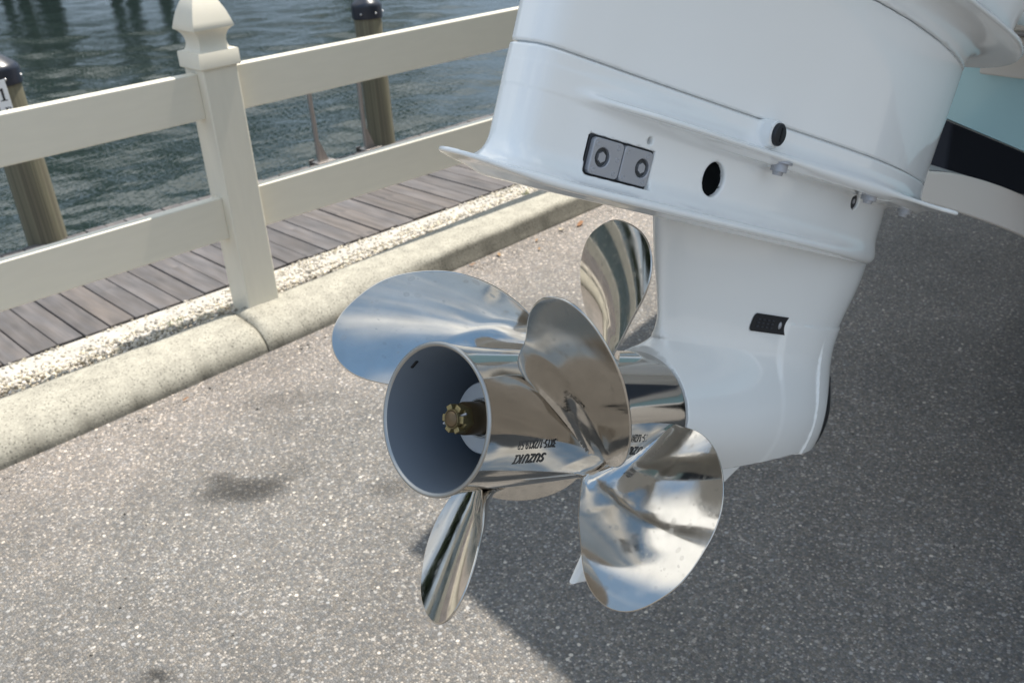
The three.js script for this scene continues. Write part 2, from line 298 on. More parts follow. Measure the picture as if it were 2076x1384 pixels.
{
  const t = thing('dock_ladder', 'steel ladder rails bolted to the dock edge between the pilings', 'ladder'); setDock(t, 0, 0.07, 0);
  const steel = std(0.36, 0.33, 0.31, 0.45, { metalness: 0.85 });
  const hoop = new THREE.CatmullRomCurve3([V(2.757, 0, -4.47), V(2.757, 0.2, -4.47), V(2.757, 0.40, -4.47), V(2.775, 0.475, -4.47), V(2.83, 0.505, -4.47), V(2.91, 0.51, -4.47), V(2.995, 0.505, -4.47), V(3.048, 0.475, -4.47), V(3.066, 0.40, -4.47), V(3.066, 0.2, -4.47), V(3.066, 0, -4.47)]);
  mesh('handrail', new THREE.TubeGeometry(hoop, 90, 0.0125, 12), steel, t);
  for (const a of [2.757, 3.066]) {
    const s = new THREE.Shape([new THREE.Vector2(0.012, 0), new THREE.Vector2(0.055, 0), new THREE.Vector2(0.012, 0.11)]);
    const g = mesh('gusset', new THREE.ExtrudeGeometry(s, { depth: 0.005, bevelEnabled: false }), steel, t); g.position.set(a, 0.006, -4.47);
    const f = mesh('foot_plate', new RoundedBoxGeometry(0.11, 0.006, 0.07, 1, 0.002), steel, t); f.position.set(a + 0.02, 0.004, -4.46);
    const d = mesh('stringer_rail', new THREE.BoxGeometry(0.03, 2.2, 0.012), steel, t); d.position.set(a, -1.1, -4.55);
  }
  for (let k = 0; k < 5; k++) { const m = mesh('rung', new THREE.CylinderGeometry(0.012, 0.012, 0.31, 10).rotateZ(Math.PI / 2), steel, t); m.position.set(2.911, -0.35 - 0.28 * k, -4.55); }
}

// ---------------------------------------------------------------- water
const ripTex = dataTex(512, 512, (i, j) => {
  let v = 0; const x = i / 512 * 6.28318, y = j / 512 * 6.28318; const R = [[5, 7, 0.3], [-6, 9, 1.2], [11, 13, 2.1], [-14, 10, 0.7], [19, 23, 1.9], [-21, 17, 3.3], [31, 12, 0.2], [8, -33, 2.9], [37, 29, 1.1], [-26, 41, 0.5]];
  R.forEach(([a, b, p], q) => { v += Math.sin(a * x + b * y + p + 0.9 * Math.sin(3 * x - 2 * y + q)) / (1 + 0.12 * q); }); v = 0.5 + v / 9; return [v, v, v];
}, false);
const waterMat = phys(0.014, 0.024, 0.023, 0.06, { ior: 1.33, bumpMap: ripTex, bumpScale: 0.0045 });
{
  const r = rng(4), waves = []; for (let i = 0; i < 34; i++) { const L = 0.10 * Math.pow(22, r()), d = 0.9 + (r() - 0.5) * 2.6, k = 6.283 / L; waves.push([Math.cos(d) * k, Math.sin(d) * k, r() * 6.28, 0.0034 * L / Math.sqrt(1 + L * 0.6)]); }
  const hgt = (x, z) => { let y = 0; const wx = x + 0.25 * fbm(x * 0.5, z * 0.5, 1, 2), wz = z + 0.25 * fbm(x * 0.5, z * 0.5, 7, 2), gust = 0.75 + 0.8 * fbm(x * 0.22, z * 0.22, 3.1, 3); for (const [a, b, p, A] of waves) y += A * Math.sin(a * wx + b * wz + p); return y * gust * 1.5; };
  const rows = 430, cols = 460, pos = [], uv = [], idx = [];
  for (let j = 0; j <= rows; j++) { const R = 3 * Math.pow(j < 400 ? 1.0065 : 1.0065, Math.min(j, 400)) * Math.pow(1.12, Math.max(0, j - 400)); for (let i = 0; i <= cols; i++) { const a = (-62 + 112 * i / cols) * D2R, x = R * Math.sin(a), z = -R * Math.cos(a); pos.push(x, -1.1 + (R < 60 ? hgt(x, z) : 0), z); uv.push(x / 1.7, z / 1.7); } }
  for (let j = 0; j < rows; j++) for (let i = 0; i < cols; i++) { const q = j * (cols + 1) + i; idx.push(q, q + 1, q + cols + 1, q + 1, q + cols + 2, q + cols + 1); }
  const g = new THREE.BufferGeometry(); g.setAttribute('position', new THREE.Float32BufferAttribute(pos, 3)); g.setAttribute('uv', new THREE.Float32BufferAttribute(uv, 2)); g.setIndex(idx); g.computeVertexNormals();
  struct(mesh('water', g, waterMat), 'rippled grey green canal water behind the dock', 'water');
}

// ---------------------------------------------------------------- motor frame
// local x = forward along the propeller shaft, y = up the leg, z = starboard
const Fv = V(0.67105, -0.40103, -0.62353).normalize(), Sv = V(0.68067, 0, 0.73259).normalize(), Uv = new THREE.Vector3().crossVectors(Sv, Fv).normalize();
const motorO = V(-0.0747986, CAMH - 0.45319154, -0.76640583);
const motor = thing('outboard_motor', 'white tilted outboard motor with polished steel twin propellers', 'outboard motor');
motor.matrix.makeBasis(Fv, Uv, Sv); motor.quaternion.setFromRotationMatrix(motor.matrix); motor.position.copy(motorO);
const part = (name, geo, mat, parent = motor) => mesh(name, geo, mat, parent);

const white = phys(0.87, 0.885, 0.88, 0.32, { clearcoat: 1, clearcoatRoughness: 0.06, specularIntensity: 0.5 });
const blackPlastic = std(0.012, 0.014, 0.018, 0.45);
const zinc = std(0.42, 0.43, 0.46, 0.5, { metalness: 0.55 });

// signed-distance modelling with naive surface nets, vertices pulled onto the surface
function smin(a, b, k) { const h = Math.max(k - Math.abs(a - b), 0) / k; return Math.min(a, b) - h * h * k * 0.25; }
function plan(half) { // half outline (x, z>=0) from tail to nose -> distance grid, mirrored in z
  const c = new THREE.CatmullRomCurve3(half.map(([x, z]) => V(x, z, 0)), false, 'centripetal'), pts = c.getPoints(160).map((p) => [p.x, Math.max(p.y, 0)]);
  const poly = pts.concat(pts.slice(1, -1).reverse().map(([x, z]) => [x, -z])), x0 = -0.2, dx = 0.004, nx = 320, nz = 72, G = new Float32Array(nx * nz);
  for (let j = 0; j < nz; j++) for (let i = 0; i < nx; i++) {
    const px = x0 + i * dx, pz = j * dx; let d = 1e9, inside = false;
    for (let k = 0, l = poly.length - 1; k < poly.length; l = k++) {
      const [ax, az] = poly[k], [bx, bz] = poly[l], ex = bx - ax, ez = bz - az, wx = px - ax, wz = pz - az, t = clamp((wx * ex + wz * ez) / (ex * ex + ez * ez + 1e-12)), qx = wx - ex * t, qz = wz - ez * t;
      d = Math.min(d, qx * qx + qz * qz);
      if ((az > pz) !== (bz > pz) && px < (bx - ax) * (pz - az) / (bz - az) + ax) inside = !inside;
    }
    G[j * nx + i] = Math.sqrt(d) * (inside ? -1 : 1);
  }
  return (x, z) => { const fx = clamp((x - x0) / dx, 0, nx - 1.001), fz = clamp(Math.abs(z) / dx, 0, nz - 1.001), i = fx | 0, j = fz | 0, u = fx - i, v = fz - j, o = j * nx + i; return (G[o] * (1 - u) + G[o + 1] * u) * (1 - v) + (G[o + nx] * (1 - u) + G[o + nx + 1] * u) * v; };
}
function slab(d, y, y0, y1, r) { const q = d + r, p = Math.abs(y - (y0 + y1) / 2) - (y1 - y0) / 2 + r; return Math.min(Math.max(q, p), 0) + Math.hypot(Math.max(q, 0), Math.max(p, 0)) - r; }
function nets(f, min, max, h) {
  const n = [0, 1, 2].map((i) => Math.ceil((max[i] - min[i]) / h) + 1), [nx, ny, nz] = n, F = new Float32Array(nx * ny * nz);
  for (let k = 0; k < nz; k++) for (let j = 0; j < ny; j++) for (let i = 0; i < nx; i++) F[(k * ny + j) * nx + i] = f(min[0] + i * h, min[1] + j * h, min[2] + k * h);
  const id = new Int32Array(nx * ny * nz).fill(-1), P = [], idx = [], e = [1, nx, nx * ny];
  for (let k = 0; k < nz - 1; k++) for (let j = 0; j < ny - 1; j++) for (let i = 0; i < nx - 1; i++) {
    const o = (k * ny + j) * nx + i; let m = 0, sx = 0, sy = 0, sz = 0, c = 0;
    for (let q = 0; q < 8; q++) if (F[o + (q & 1) + (q >> 1 & 1) * nx + (q >> 2) * nx * ny] < 0) m |= 1 << q;
    if (m === 0 || m === 255) continue;
    for (let q = 0; q < 8; q++) for (let b = 1; b < 8; b <<= 1) if (!(q & b)) {
      const q2 = q | b; if ((m >> q & 1) === (m >> q2 & 1)) continue;
      const va = F[o + (q & 1) + (q >> 1 & 1) * nx + (q >> 2) * nx * ny], vb = F[o + (q2 & 1) + (q2 >> 1 & 1) * nx + (q2 >> 2) * nx * ny], t = va / (va - vb);
      sx += (q & 1) + (b === 1 ? t : 0); sy += (q >> 1 & 1) + (b === 2 ? t : 0); sz += (q >> 2) + (b === 4 ? t : 0); c++;
    }
    id[o] = P.length / 3; P.push(min[0] + (i + sx / c) * h, min[1] + (j + sy / c) * h, min[2] + (k + sz / c) * h);
  }
  for (let k = 1; k < nz - 1; k++) for (let j = 1; j < ny - 1; j++) for (let i = 1; i < nx - 1; i++) {
    const o = (k * ny + j) * nx + i;
    for (let a = 0; a < 3; a++) {
      const s0 = F[o] < 0, s1 = F[o + e[a]] < 0; if (s0 === s1) continue;
      const b = e[(a + 1) % 3], c = e[(a + 2) % 3], A = id[o], B = id[o - b], C = id[o - b - c], Dd = id[o - c];
      if (A < 0 || B < 0 || C < 0 || Dd < 0) continue;
      if (s0) idx.push(A, B, C, A, C, Dd); else idx.push(A, C, B, A, Dd, C);
    }
  }
  const Nn = new Float32Array(P.length), ep = h * 0.35;
  for (let i = 0; i < P.length; i += 3) {
    let x = P[i], y = P[i + 1], z = P[i + 2], gx, gy, gz, l;
    for (let it = 0; it < 3; it++) {
      gx = f(x + ep, y, z) - f(x - ep, y, z); gy = f(x, y + ep, z) - f(x, y - ep, z); gz = f(x, y, z + ep) - f(x, y, z - ep); l = Math.hypot(gx, gy, gz) || 1;
      if (it < 2) { const d = clamp(f(x, y, z) / (l / (2 * ep)), -h * 0.6, h * 0.6); x -= gx / l * d; y -= gy / l * d; z -= gz / l * d; }
    }
    P[i] = x; P[i + 1] = y; P[i + 2] = z; Nn[i] = gx / l; Nn[i + 1] = gy / l; Nn[i + 2] = gz / l;
  }
  const g = new THREE.BufferGeometry(); g.setAttribute('position', new THREE.Float32BufferAttribute(P, 3)); g.setAttribute('normal', new THREE.BufferAttribute(Nn, 3)); g.setIndex(idx); return g;
}

const seamPlan = plan([[0.003, 0], [0.004, 0.012], [0.012, 0.0235], [0.056, 0.034], [0.119, 0.043], [0.184, 0.0545], [0.252, 0.0675], [0.33, 0.083], [0.406, 0.1], [0.481, 0.111], [0.557, 0.111], [0.632, 0.101], [0.70, 0.085], [0.745, 0.06], [0.765, 0.03], [0.768, 0]]);
const bodyPlan = plan([[0.003, 0], [0.004, 0.012], [0.012, 0.0235], [0.06, 0.0345], [0.12, 0.0455], [0.2, 0.0555], [0.3, 0.064], [0.4, 0.07], [0.5, 0.073], [0.6, 0.071], [0.66, 0.06], [0.70, 0.035], [0.712, 0]]);
const flangePlan = plan([[0.03, 0], [0.032, 0.02], [0.06, 0.037], [0.09, 0.052], [0.125, 0.066], [0.167, 0.0755], [0.238, 0.085], [0.328, 0.0945], [0.416, 0.108], [0.522, 0.121], [0.634, 0.139], [0.652, 0.147], [0.668, 0.149], [0.678, 0.14], [0.70, 0.10], [0.73, 0.05], [0.735, 0]]);
const platePlan = plan([[-0.05, 0], [-0.049, 0.012], [-0.04, 0.026], [0.0, 0.045], [0.1, 0.068], [0.2, 0.08], [0.3, 0.088], [0.42, 0.09], [0.52, 0.086], [0.6, 0.074], [0.66, 0.056], [0.69, 0.03], [0.70, 0]]);

const holes = [[0.2496, 0.2677, 0.0172], [0.1463, 0.2857, 0.0034], [0.5413, 0.2894, 0.0095]];
function midField(x, y, z) {
  const body = slab(bodyPlan(x, z), y, 0.2275, 0.325, 0.004);
  const rise = x < 0.06 ? 0.55 * Math.pow(0.06 - x, 2) : 0;
  const thin = 0.0017 * sstep(0.04, -0.04, x), plate = slab(platePlan(x, z), y - rise, 0.2243 + thin, 0.2318 - thin, 0.0034 - thin);
  let d = smin(body, plate, 0.026);
  const skirt = slab(seamPlan(x, z), y, 0.30, 0.3362, 0.0022), fl = slab(flangePlan(x, z), y, 0.3035, 0.3088, 0.0024);
  const fade = sstep(0.0, 0.14, x); d = smin(d, smin(skirt, fl, 0.001 + 0.016 * fade), 0.0008 + 0.0062 * fade);
  if (y > 0.312) { const b = Math.hypot(x - 0.297, y - 0.3262) - 0.0135, k = Math.max(b, Math.abs(Math.abs(z) - 0.072) - 0.0155); d = smin(d, k, 0.005); }   // boss round the plug
  for (const [hx, hy, r] of holes) { const c = Math.max(Math.hypot(x - hx, y - hy) - r, 0.03 - Math.abs(z)); if (c < 0.012) d = -smin(-d, c, 0.0022); }
  { const c = Math.max(Math.abs(x - 0.262) - 0.062, Math.abs(y - 0.266) - 0.026, bodyPlan(x, z) + 0.0065); if (c < 0.01) d = Math.max(d, -c); }   // hollow added behind the hole so it stays dark
  const rc = Math.max(Math.abs(x - 0.115) - 0.0415, Math.abs(y - 0.2594) - 0.0180, 0.026 + 0.12 * (x - 0.06) - Math.abs(z) + 0.0035); if (rc < 0.01) d = Math.max(d, -rc);
  return d;
}
part('midsection', nets(midField, [-0.072, 0.212, -0.165], [0.80, 0.345, 0.165], 0.0025), white);

const foil = plan([[0.26, 0], [0.2615, 0.0026], [0.30, 0.008], [0.35, 0.0165], [0.45, 0.0325], [0.55, 0.0435], [0.62, 0.0455], [0.68, 0.0385], [0.715, 0.025], [0.731, 0.011], [0.735, 0]]);
function gearField(x, y, z) {
  const te = y > 0.09 ? mix(0.317, 0.256, (y - 0.086) / 0.133) : 0.318, le = 0.715 + 0.028 * sstep(0.09, 0.23, y);
  const xx = 0.26 + (x - te) / (le - te) * 0.475;
  const ledge = 0.0022 * sstep(0.1285, 0.1265, y) * sstep(0.515, 0.53, x) * sstep(0.74, 0.68, x);
  const leg = Math.max(foil(xx, z) - 0.004 * sstep(0.12, 0.2, y) - ledge, -0.03 - y, y - 0.227);
  const q = clamp((x - 0.42) / 0.340), R = 0.0712 * Math.pow(Math.max(1 - Math.pow(q, 2.2), 0), 0.6), tor = Math.max(x < 0.76 ? (Math.hypot(y, z) - R) * (q > 0.6 ? 0.7 : 1) : Math.hypot(x - 0.76, y, z), 0.3085 - x);
  return smin(leg, tor, 0.05);
}
part('gearcase', nets(gearField, [0.235, -0.09, -0.095], [0.80, 0.236, 0.095], 0.0032), white);
{ // skeg
  const s = new THREE.Shape(); s.moveTo(0.64, -0.05); s.lineTo(0.592, -0.0715); s.bezierCurveTo(0.54, -0.10, 0.48, -0.150, 0.43, -0.186); s.bezierCurveTo(0.415, -0.197, 0.40, -0.2, 0.38, -0.2005); s.lineTo(0.272, -0.2015); s.lineTo(0.283, -0.165); s.bezierCurveTo(0.31, -0.12, 0.33, -0.09, 0.34, -0.05);
  part('skeg', new THREE.ExtrudeGeometry(s, { depth: 0.002, bevelEnabled: true, bevelThickness: 0.004, bevelSize: 0.0045, bevelOffset: -0.004, bevelSegments: 4, curveSegments: 20 }).translate(0, 0, -0.001), white);
}
// cowl above the seam
const cowlPlan2 = plan([[0.003, 0], [0.004, 0.012], [0.012, 0.0245], [0.056, 0.037], [0.119, 0.05], [0.184, 0.066], [0.252, 0.083], [0.33, 0.1], [0.406, 0.113], [0.481, 0.119], [0.557, 0.117], [0.632, 0.108], [0.70, 0.09], [0.745, 0.065], [0.77, 0.032], [0.775, 0]]);
const lipPlan = plan([[0.02, 0], [0.024, 0.05], [0.06, 0.1], [0.2, 0.138], [0.35, 0.15], [0.5, 0.155], [0.62, 0.158], [0.68, 0.155], [0.75, 0.138], [0.81, 0.105], [0.845, 0.06], [0.855, 0]]);
const topPlan = plan([[-0.13, 0], [-0.125, 0.1], [-0.06, 0.17], [0.1, 0.2], [0.4, 0.205], [0.7, 0.18], [0.82, 0.12], [0.86, 0]]);
const blend = (y) => sstep(0.335, 0.5, y);
part('lower_cowl', nets((x, y, z) => slab(mix(seamPlan(x, z) + 0.0008, cowlPlan2(x, z), blend(y)), y, 0.3376, 0.4835, 0.0022), [-0.02, 0.325, -0.14], [0.80, 0.495, 0.14], 0.0035), white);
part('cowl_core', nets((x, y, z) => slab(seamPlan(x, z) + 0.006, y, 0.325, 0.50, 0.002), [-0.02, 0.315, -0.14], [0.80, 0.51, 0.14], 0.008), white);
part('upper_cowl', nets((x, y, z) => { const b = slab(cowlPlan2(x, z), y, 0.4850, 0.54, 0.002), l = slab(lipPlan(x, z), y, 0.5195, 0.526, 0.003); return smin(b, l, 0.03); }, [-0.03, 0.472, -0.175], [0.88, 0.55, 0.175], 0.004), white);
part('engine_cover', nets((x, y, z) => slab(mix(lipPlan(x, z) + 0.02, topPlan(x, z), sstep(0.53, 0.72, y)) + 0.09 * sstep(0.85, 1.06, y), y, 0.527, 1.05, 0.02), [-0.15, 0.51, -0.23], [0.9, 1.07, 0.23], 0.012), white);

// fittings on the starboard side
const sideTilt = Math.atan(0.12);
{ // two sacrificial anodes in a dark recess
  const seat = part('anode_recess', new RoundedBoxGeometry(0.085, 0.0368, 0.004, 2, 0.0018), blackPlastic); seat.position.set(0.116, 0.2594, 0.0408); seat.rotation.y = -sideTilt;
  for (const [x, b] of [[0.0950, -0.0052], [0.1342, 0.0082]]) {
    const sh = new THREE.Shape(), w = 0.0182, h = 0.0152, r = 0.004; sh.moveTo(-w + r, -h); sh.lineTo(w - r, -h); sh.quadraticCurveTo(w, -h, w, -h + r); sh.lineTo(w, h - r); sh.quadraticCurveTo(w, h, w - r, h); sh.lineTo(-w + r, h); sh.quadraticCurveTo(-w, h, -w, h - r); sh.lineTo(-w, -h + r); sh.quadraticCurveTo(-w, -h, -w + r, -h);
    const ho = new THREE.Path(); ho.absarc(b, 0.0, 0.0098, 0, Math.PI * 2, true); sh.holes.push(ho);
    const an = part('anode', new THREE.ExtrudeGeometry(sh, { depth: 0.004, bevelEnabled: true, bevelThickness: 0.001, bevelSize: 0.001, bevelSegments: 3, curveSegments: 24 }), zinc);
    an.position.set(x, 0.2594, 0.0425 + 0.12 * (x - 0.115)); an.rotation.y = -sideTilt;
    const hb = mesh('hex_bolt', new THREE.CylinderGeometry(0.0050, 0.0050, 0.003, 6).rotateX(Math.PI / 2), zinc, an); hb.position.set(b, 0, 0.0028);
    const wa = mesh('bolt_washer', new THREE.CylinderGeometry(0.0095, 0.0095, 0.001, 24).rotateX(Math.PI / 2), std(0.05, 0.055, 0.06, 0.5), an); wa.position.set(b, 0, 0.0008);
    for (const [dx, dy] of [[-0.0145, 0.011], [-0.0135, -0.012], [0.0125, -0.0115], [0.0135, 0.001], [0.012, 0.0118]]) { if (Math.abs(dx - b) < 0.009 && Math.abs(dy) < 0.009) continue; const d = mesh('dimple', new THREE.TorusGeometry(0.0019, 0.00045, 6, 16), zinc, an); d.position.set(dx, dy, 0.005); }
  }
  const box = new THREE.BoxGeometry(0.11, 0.048, 0.094), keep = []; for (let f = 0; f < 6; f++) if (f !== 4) for (let k = 0; k < 6; k++) keep.push(box.index.array[f * 6 + k]); box.setIndex(keep); box.clearGroups();
  part('added_hole_liner', box, std(0.2, 0.21, 0.22, 0.6, { side: THREE.DoubleSide })).position.set(0.262, 0.266, 0);   // added grey liner, open towards the hole, to keep its inside dark
  const rs = part('recess_screw', new THREE.CylinderGeometry(0.0092, 0.0092, 0.006, 20).rotateX(Math.PI / 2), blackPlastic); rs.position.set(0.5413, 0.2894, 0.0672); const rh = mesh('screw_head', new THREE.CylinderGeometry(0.0032, 0.0032, 0.002, 6).rotateX(Math.PI / 2), zinc, rs); rh.position.z = 0.0035;
  const plug = part('flush_plug', new THREE.LatheGeometry([[0, 0.0045], [0.0095, 0.0045], [0.0115, 0.003], [0.0115, -0.004]].map((q) => new THREE.Vector2(...q)), 32).rotateX(Math.PI / 2), blackPlastic); plug.position.set(0.2985, 0.3262, 0.0872);
  const sl = mesh('slot', new THREE.BoxGeometry(0.0022, 0.014, 0.0012), std(0.004, 0.004, 0.005, 0.6), plug); sl.position.z = 0.0045;
  for (const [x, z] of [[0.327, 0.083], [0.515, 0.1], [0.652, 0.088]]) {
    const b = part('flange_bolt', new THREE.CylinderGeometry(0.0125, 0.0125, 0.0025, 24), zinc); b.position.set(x, 0.3020, z);
    const h = mesh('bolt_head', new THREE.CylinderGeometry(0.0098, 0.0098, 0.0085, 6), zinc, b); h.position.y = -0.0055; const e = mesh('bolt_end', new THREE.CylinderGeometry(0.006, 0.005, 0.004, 16), zinc, b); e.position.y = -0.0115;
  }
}
{ // raw water intakes laid on the gearcase surface
  const onGear = (x, y) => { let a = 0, b = 0.09; for (let i = 0; i < 40; i++) { const m = (a + b) / 2; gearField(x, y, m) < 0 ? a = m : b = m; } return a; };
  const patch = (x0, x1, y0, y1, off, nx = 14, ny = 10, trim = () => [0, 1]) => {
    const P = [], I = []; for (let j = 0; j <= ny; j++) for (let i = 0; i <= nx; i++) { const y = mix(y0, y1, j / ny), [t0, t1] = trim(j / ny), x = mix(x0, x1, mix(t0, t1, i / nx)), z = onGear(x, y); P.push(x, y, z + off); }
    for (let j = 0; j < ny; j++) for (let i = 0; i < nx; i++) { const q = j * (nx + 1) + i; I.push(q, q + 1, q + nx + 1, q + 1, q + nx + 2, q + nx + 1); }
    const g = new THREE.BufferGeometry(); g.setAttribute('position', new THREE.Float32BufferAttribute(P, 3)); g.setIndex(I); g.computeVertexNormals(); return g;
  };
  const gr = part('water_intake', patch(0.452, 0.522, 0.1125, 0.1348, 0.0012, 16, 10, (t) => [0.03 * t + 0.05 * Math.pow(Math.abs(2 * t - 1), 6), 1 - 0.06 * Math.sin(t * 3.14)]), blackPlastic);
  for (let k = 0; k < 4; k++) for (const y of [0.119, 0.1235, 0.128]) { const x = 0.465 + 0.009 * k, s = mesh('intake_slot', new RoundedBoxGeometry(0.0055, 0.0022, 0.001, 1, 0.0004), std(0.03, 0.034, 0.045, 0.5), gr); s.position.set(x, y, onGear(x, y) + 0.0016); s.rotation.y = -0.1; }
  const sx = 0.508, sc = mesh('intake_screw', new THREE.SphereGeometry(0.004, 14, 8).scale(0.8, 1.2, 0.5), zinc, gr); sc.position.set(sx, 0.1235, onGear(sx, 0.1235) + 0.0012);
  // dark low-water pickup round the front of the nose
  part('nose_pickup', patch(0.664, 0.700, -0.036, 0.060, 0.0014, 12, 24, (t) => { const q = 0.5 * Math.pow(Math.sin(Math.PI * mix(0.04, 0.96, t)), 0.4); return [1 - 2 * q, 1]; }), blackPlastic);
}

// ---------------------------------------------------------------- propellers
const spotTex = (() => { // dried water spots: ring-shaped mineral deposits
  const n = 512, v = new Float32Array(n * n), r = rng(8);
  for (let k = 0; k < 420; k++) { const R = 1.0 + 5.5 * Math.pow(r(), 3), cx = r() * n, cy = r() * n, s = 0.35 + 0.65 * r(), e = 0.7 + 0.6 * r(); for (let j = -14; j <= 14; j++) for (let i = -14; i <= 14; i++) { const d = Math.hypot(i * e, j / e) / R; if (d > 1.1) continue; const x = (Math.round(cx + i) + n) % n, y = (Math.round(cy + j) + n) % n, w = d > 0.75 ? 0.9 : 0.6; v[y * n + x] = Math.max(v[y * n + x], s * w * sstep(1.1, 0.95, d)); } }
  return v;
})();
const SP = (i, j) => spotTex[j * 512 + i];
const steelRough = dataTex(512, 512, (i, j) => { const k = 0.075 + 0.13 * SP(i, j) + 0.16 * clamp(fbm(i / 40, j / 40, 3, 4) + 0.05); return [0, k, 1]; }, false);
const steelMap = dataTex(512, 512, (i, j) => { const k = 0.77 - 0.06 * SP(i, j) + 0.05 * fbm(i / 60, j / 60, 8, 4); return [k, k * 0.978, k * 0.945]; });
const chrome = new THREE.MeshStandardMaterial({ color: 0xffffff, map: steelMap, roughnessMap: steelRough, roughness: 1, metalness: 1 });
const chromeClean = new THREE.MeshStandardMaterial({ color: rgb(0.55, 0.53, 0.50), roughness: 0.085, metalness: 1 });
function fourier(rad) { const K = rad.length; return (t) => { let v = 0; for (let j = 0; j <= K / 2; j++) { let re = 0, im = 0; for (let k = 0; k < K; k++) { const a = -2 * Math.PI * j * k / K; re += rad[k] * Math.cos(a); im += rad[k] * Math.sin(a); } const w = (j === 0 || j === K / 2 ? 1 : 2) / K; v += w * (re * Math.cos(j * t) - im * Math.sin(j * t)); } return v; }; }
function bladeGeo(q, hand, bulge) {
  const [th0, a0, P, rake, rk2, camb, rc, ...rad] = q, R = fourier(rad), NR = 26, NT = 132, RMIN = 0.0652;
  const mid = (s, rho, u = 1) => {
    const r = Math.max(rho, RMIN), ph = Math.atan2(P, 2 * Math.PI * r), x = (r - 0.07) / 0.13;
    const a = a0 + s * Math.sin(ph) - rake * (r - 0.065) - rk2 * x * x * 0.03 - camb * Math.cos(ph) * (s / 0.1) ** 2 * 0.01 + bulge * Math.pow(Math.max(0, 1 - (s / 0.105) ** 2 - ((r - rc) / 0.1) ** 2), 1.4) * sstep(0.068, 0.105, r), t = hand * s * Math.cos(ph) / r;
    return V(a, r * Math.cos(t), r * Math.sin(t));
  };
  const sides = [1, -1].map((sg) => {
    const pos = [], uv = [], idx = [];
    for (let i = 0; i <= NR; i++) for (let j = 0; j <= NT; j++) {
      const u = Math.pow(i / NR, 0.8), t = j / NT * 2 * Math.PI, r = R(t) * u, s = r * Math.cos(t), rho = rc + r * Math.sin(t), e = 0.0006;
      const p = mid(s, rho, u), n = mid(s + e, rho).sub(mid(s - e, rho)).cross(mid(s, Math.max(rho, RMIN) + e).sub(mid(s, Math.max(rho, RMIN + e) - e))).normalize().multiplyScalar(sg);
      const half = 0.0011 + 0.0034 * (1 - u * u) * mix(1.25, 0.5, clamp((rho - 0.065) / 0.13)) + 0.010 * Math.exp(-Math.max(rho - RMIN, 0) / 0.006) * sstep(1.02, 0.8, u * (rho < 0.09 ? 0.9 : 1));
      p.addScaledVector(n, half); const rr = Math.hypot(p.y, p.z); if (rr < 0.0638) { p.y *= 0.0638 / rr; p.z *= 0.0638 / rr; }
      pos.push(p.x, p.y, p.z); uv.push(s / 0.22 + 0.5, rho / 0.22);
    }
    for (let i = 0; i < NR; i++) for (let j = 0; j < NT; j++) { const a = i * (NT + 1) + j, b = a + NT + 1; sg * hand > 0 ? idx.push(a, b, a + 1, a + 1, b, b + 1) : idx.push(a, a + 1, b, a + 1, b + 1, b); }
    const g = new THREE.BufferGeometry(); g.setAttribute('position', new THREE.Float32BufferAttribute(pos, 3)); g.setAttribute('uv', new THREE.Float32BufferAttribute(uv, 2)); g.setIndex(idx); g.computeVertexNormals();
    const nn = g.attributes.normal; for (let i = 0; i <= NR; i++) { const a = i * (NT + 1), b = a + NT, v = V(nn.getX(a) + nn.getX(b), nn.getY(a) + nn.getY(b), nn.getZ(a) + nn.getZ(b)).normalize(); nn.setXYZ(a, v.x, v.y, v.z); nn.setXYZ(b, v.x, v.y, v.z); }
    { const v = V(0, 0, 0); for (let j = 0; j <= NT; j++) v.add(V(nn.getX(j + NT + 1), nn.getY(j + NT + 1), nn.getZ(j + NT + 1))); v.normalize(); for (let j = 0; j <= NT; j++) nn.setXYZ(j, v.x, v.y, v.z); }
    return g;
  });
  const A = sides[0].attributes.position, B = sides[1].attributes.position, o = NR * (NT + 1), pos = [], uv = [], idx = [];
  for (let j = 0; j <= NT; j++) { // rounded rim
    const a = V().fromBufferAttribute(A, o + j), b = V().fromBufferAttribute(B, o + j), c = a.clone().add(b).multiplyScalar(0.5), out = c.clone().sub(V().fromBufferAttribute(A, o - (NT + 1) + j).add(V().fromBufferAttribute(B, o - (NT + 1) + j)).multiplyScalar(0.5)).normalize();
    for (let k = 0; k <= 4; k++) { const w = k / 4 * Math.PI, p = c.clone().addScaledVector(a.clone().sub(c), Math.cos(w)).addScaledVector(out, 0.0011 * Math.sin(w)); pos.push(p.x, p.y, p.z); uv.push(j / NT, k / 4); }
  }
  for (let j = 0; j < NT; j++) for (let k = 0; k < 4; k++) { const q0 = j * 5 + k; hand > 0 ? idx.push(q0, q0 + 1, q0 + 5, q0 + 1, q0 + 6, q0 + 5) : idx.push(q0, q0 + 5, q0 + 1, q0 + 1, q0 + 5, q0 + 6); }
  const rim = new THREE.BufferGeometry(); rim.setAttribute('position', new THREE.Float32BufferAttribute(pos, 3)); rim.setAttribute('uv', new THREE.Float32BufferAttribute(uv, 2)); rim.setIndex(idx); rim.computeVertexNormals();
  return mergeGeometries([...sides, rim]);
}
const rearQ = [0.9784, 0.0929, 0.5494, 0.4726, 0.3405, -0.1912, 0.1092, 0.0968, 0.0875, 0.0757, 0.0749, 0.0861, 0.0887, 0.0657, 0.0610, 0.0500, 0.0720, 0.1143, 0.1052];
const frontQ = [0.0242, 0.228, 0.5197, 0.5229, -0.8758, -1.6187, 0.139, 0.0959, 0.0837, 0.0683, 0.0675, 0.0788, 0.0907, 0.0733, 0.0719, 0.0899, 0.1272, 0.1135, 0.0985];
const lathe = (pts, n = 96) => new THREE.LatheGeometry(pts.map(([a, r]) => new THREE.Vector2(r, a)), n).rotateZ(-Math.PI / 2);   // (axial, radius) about local x
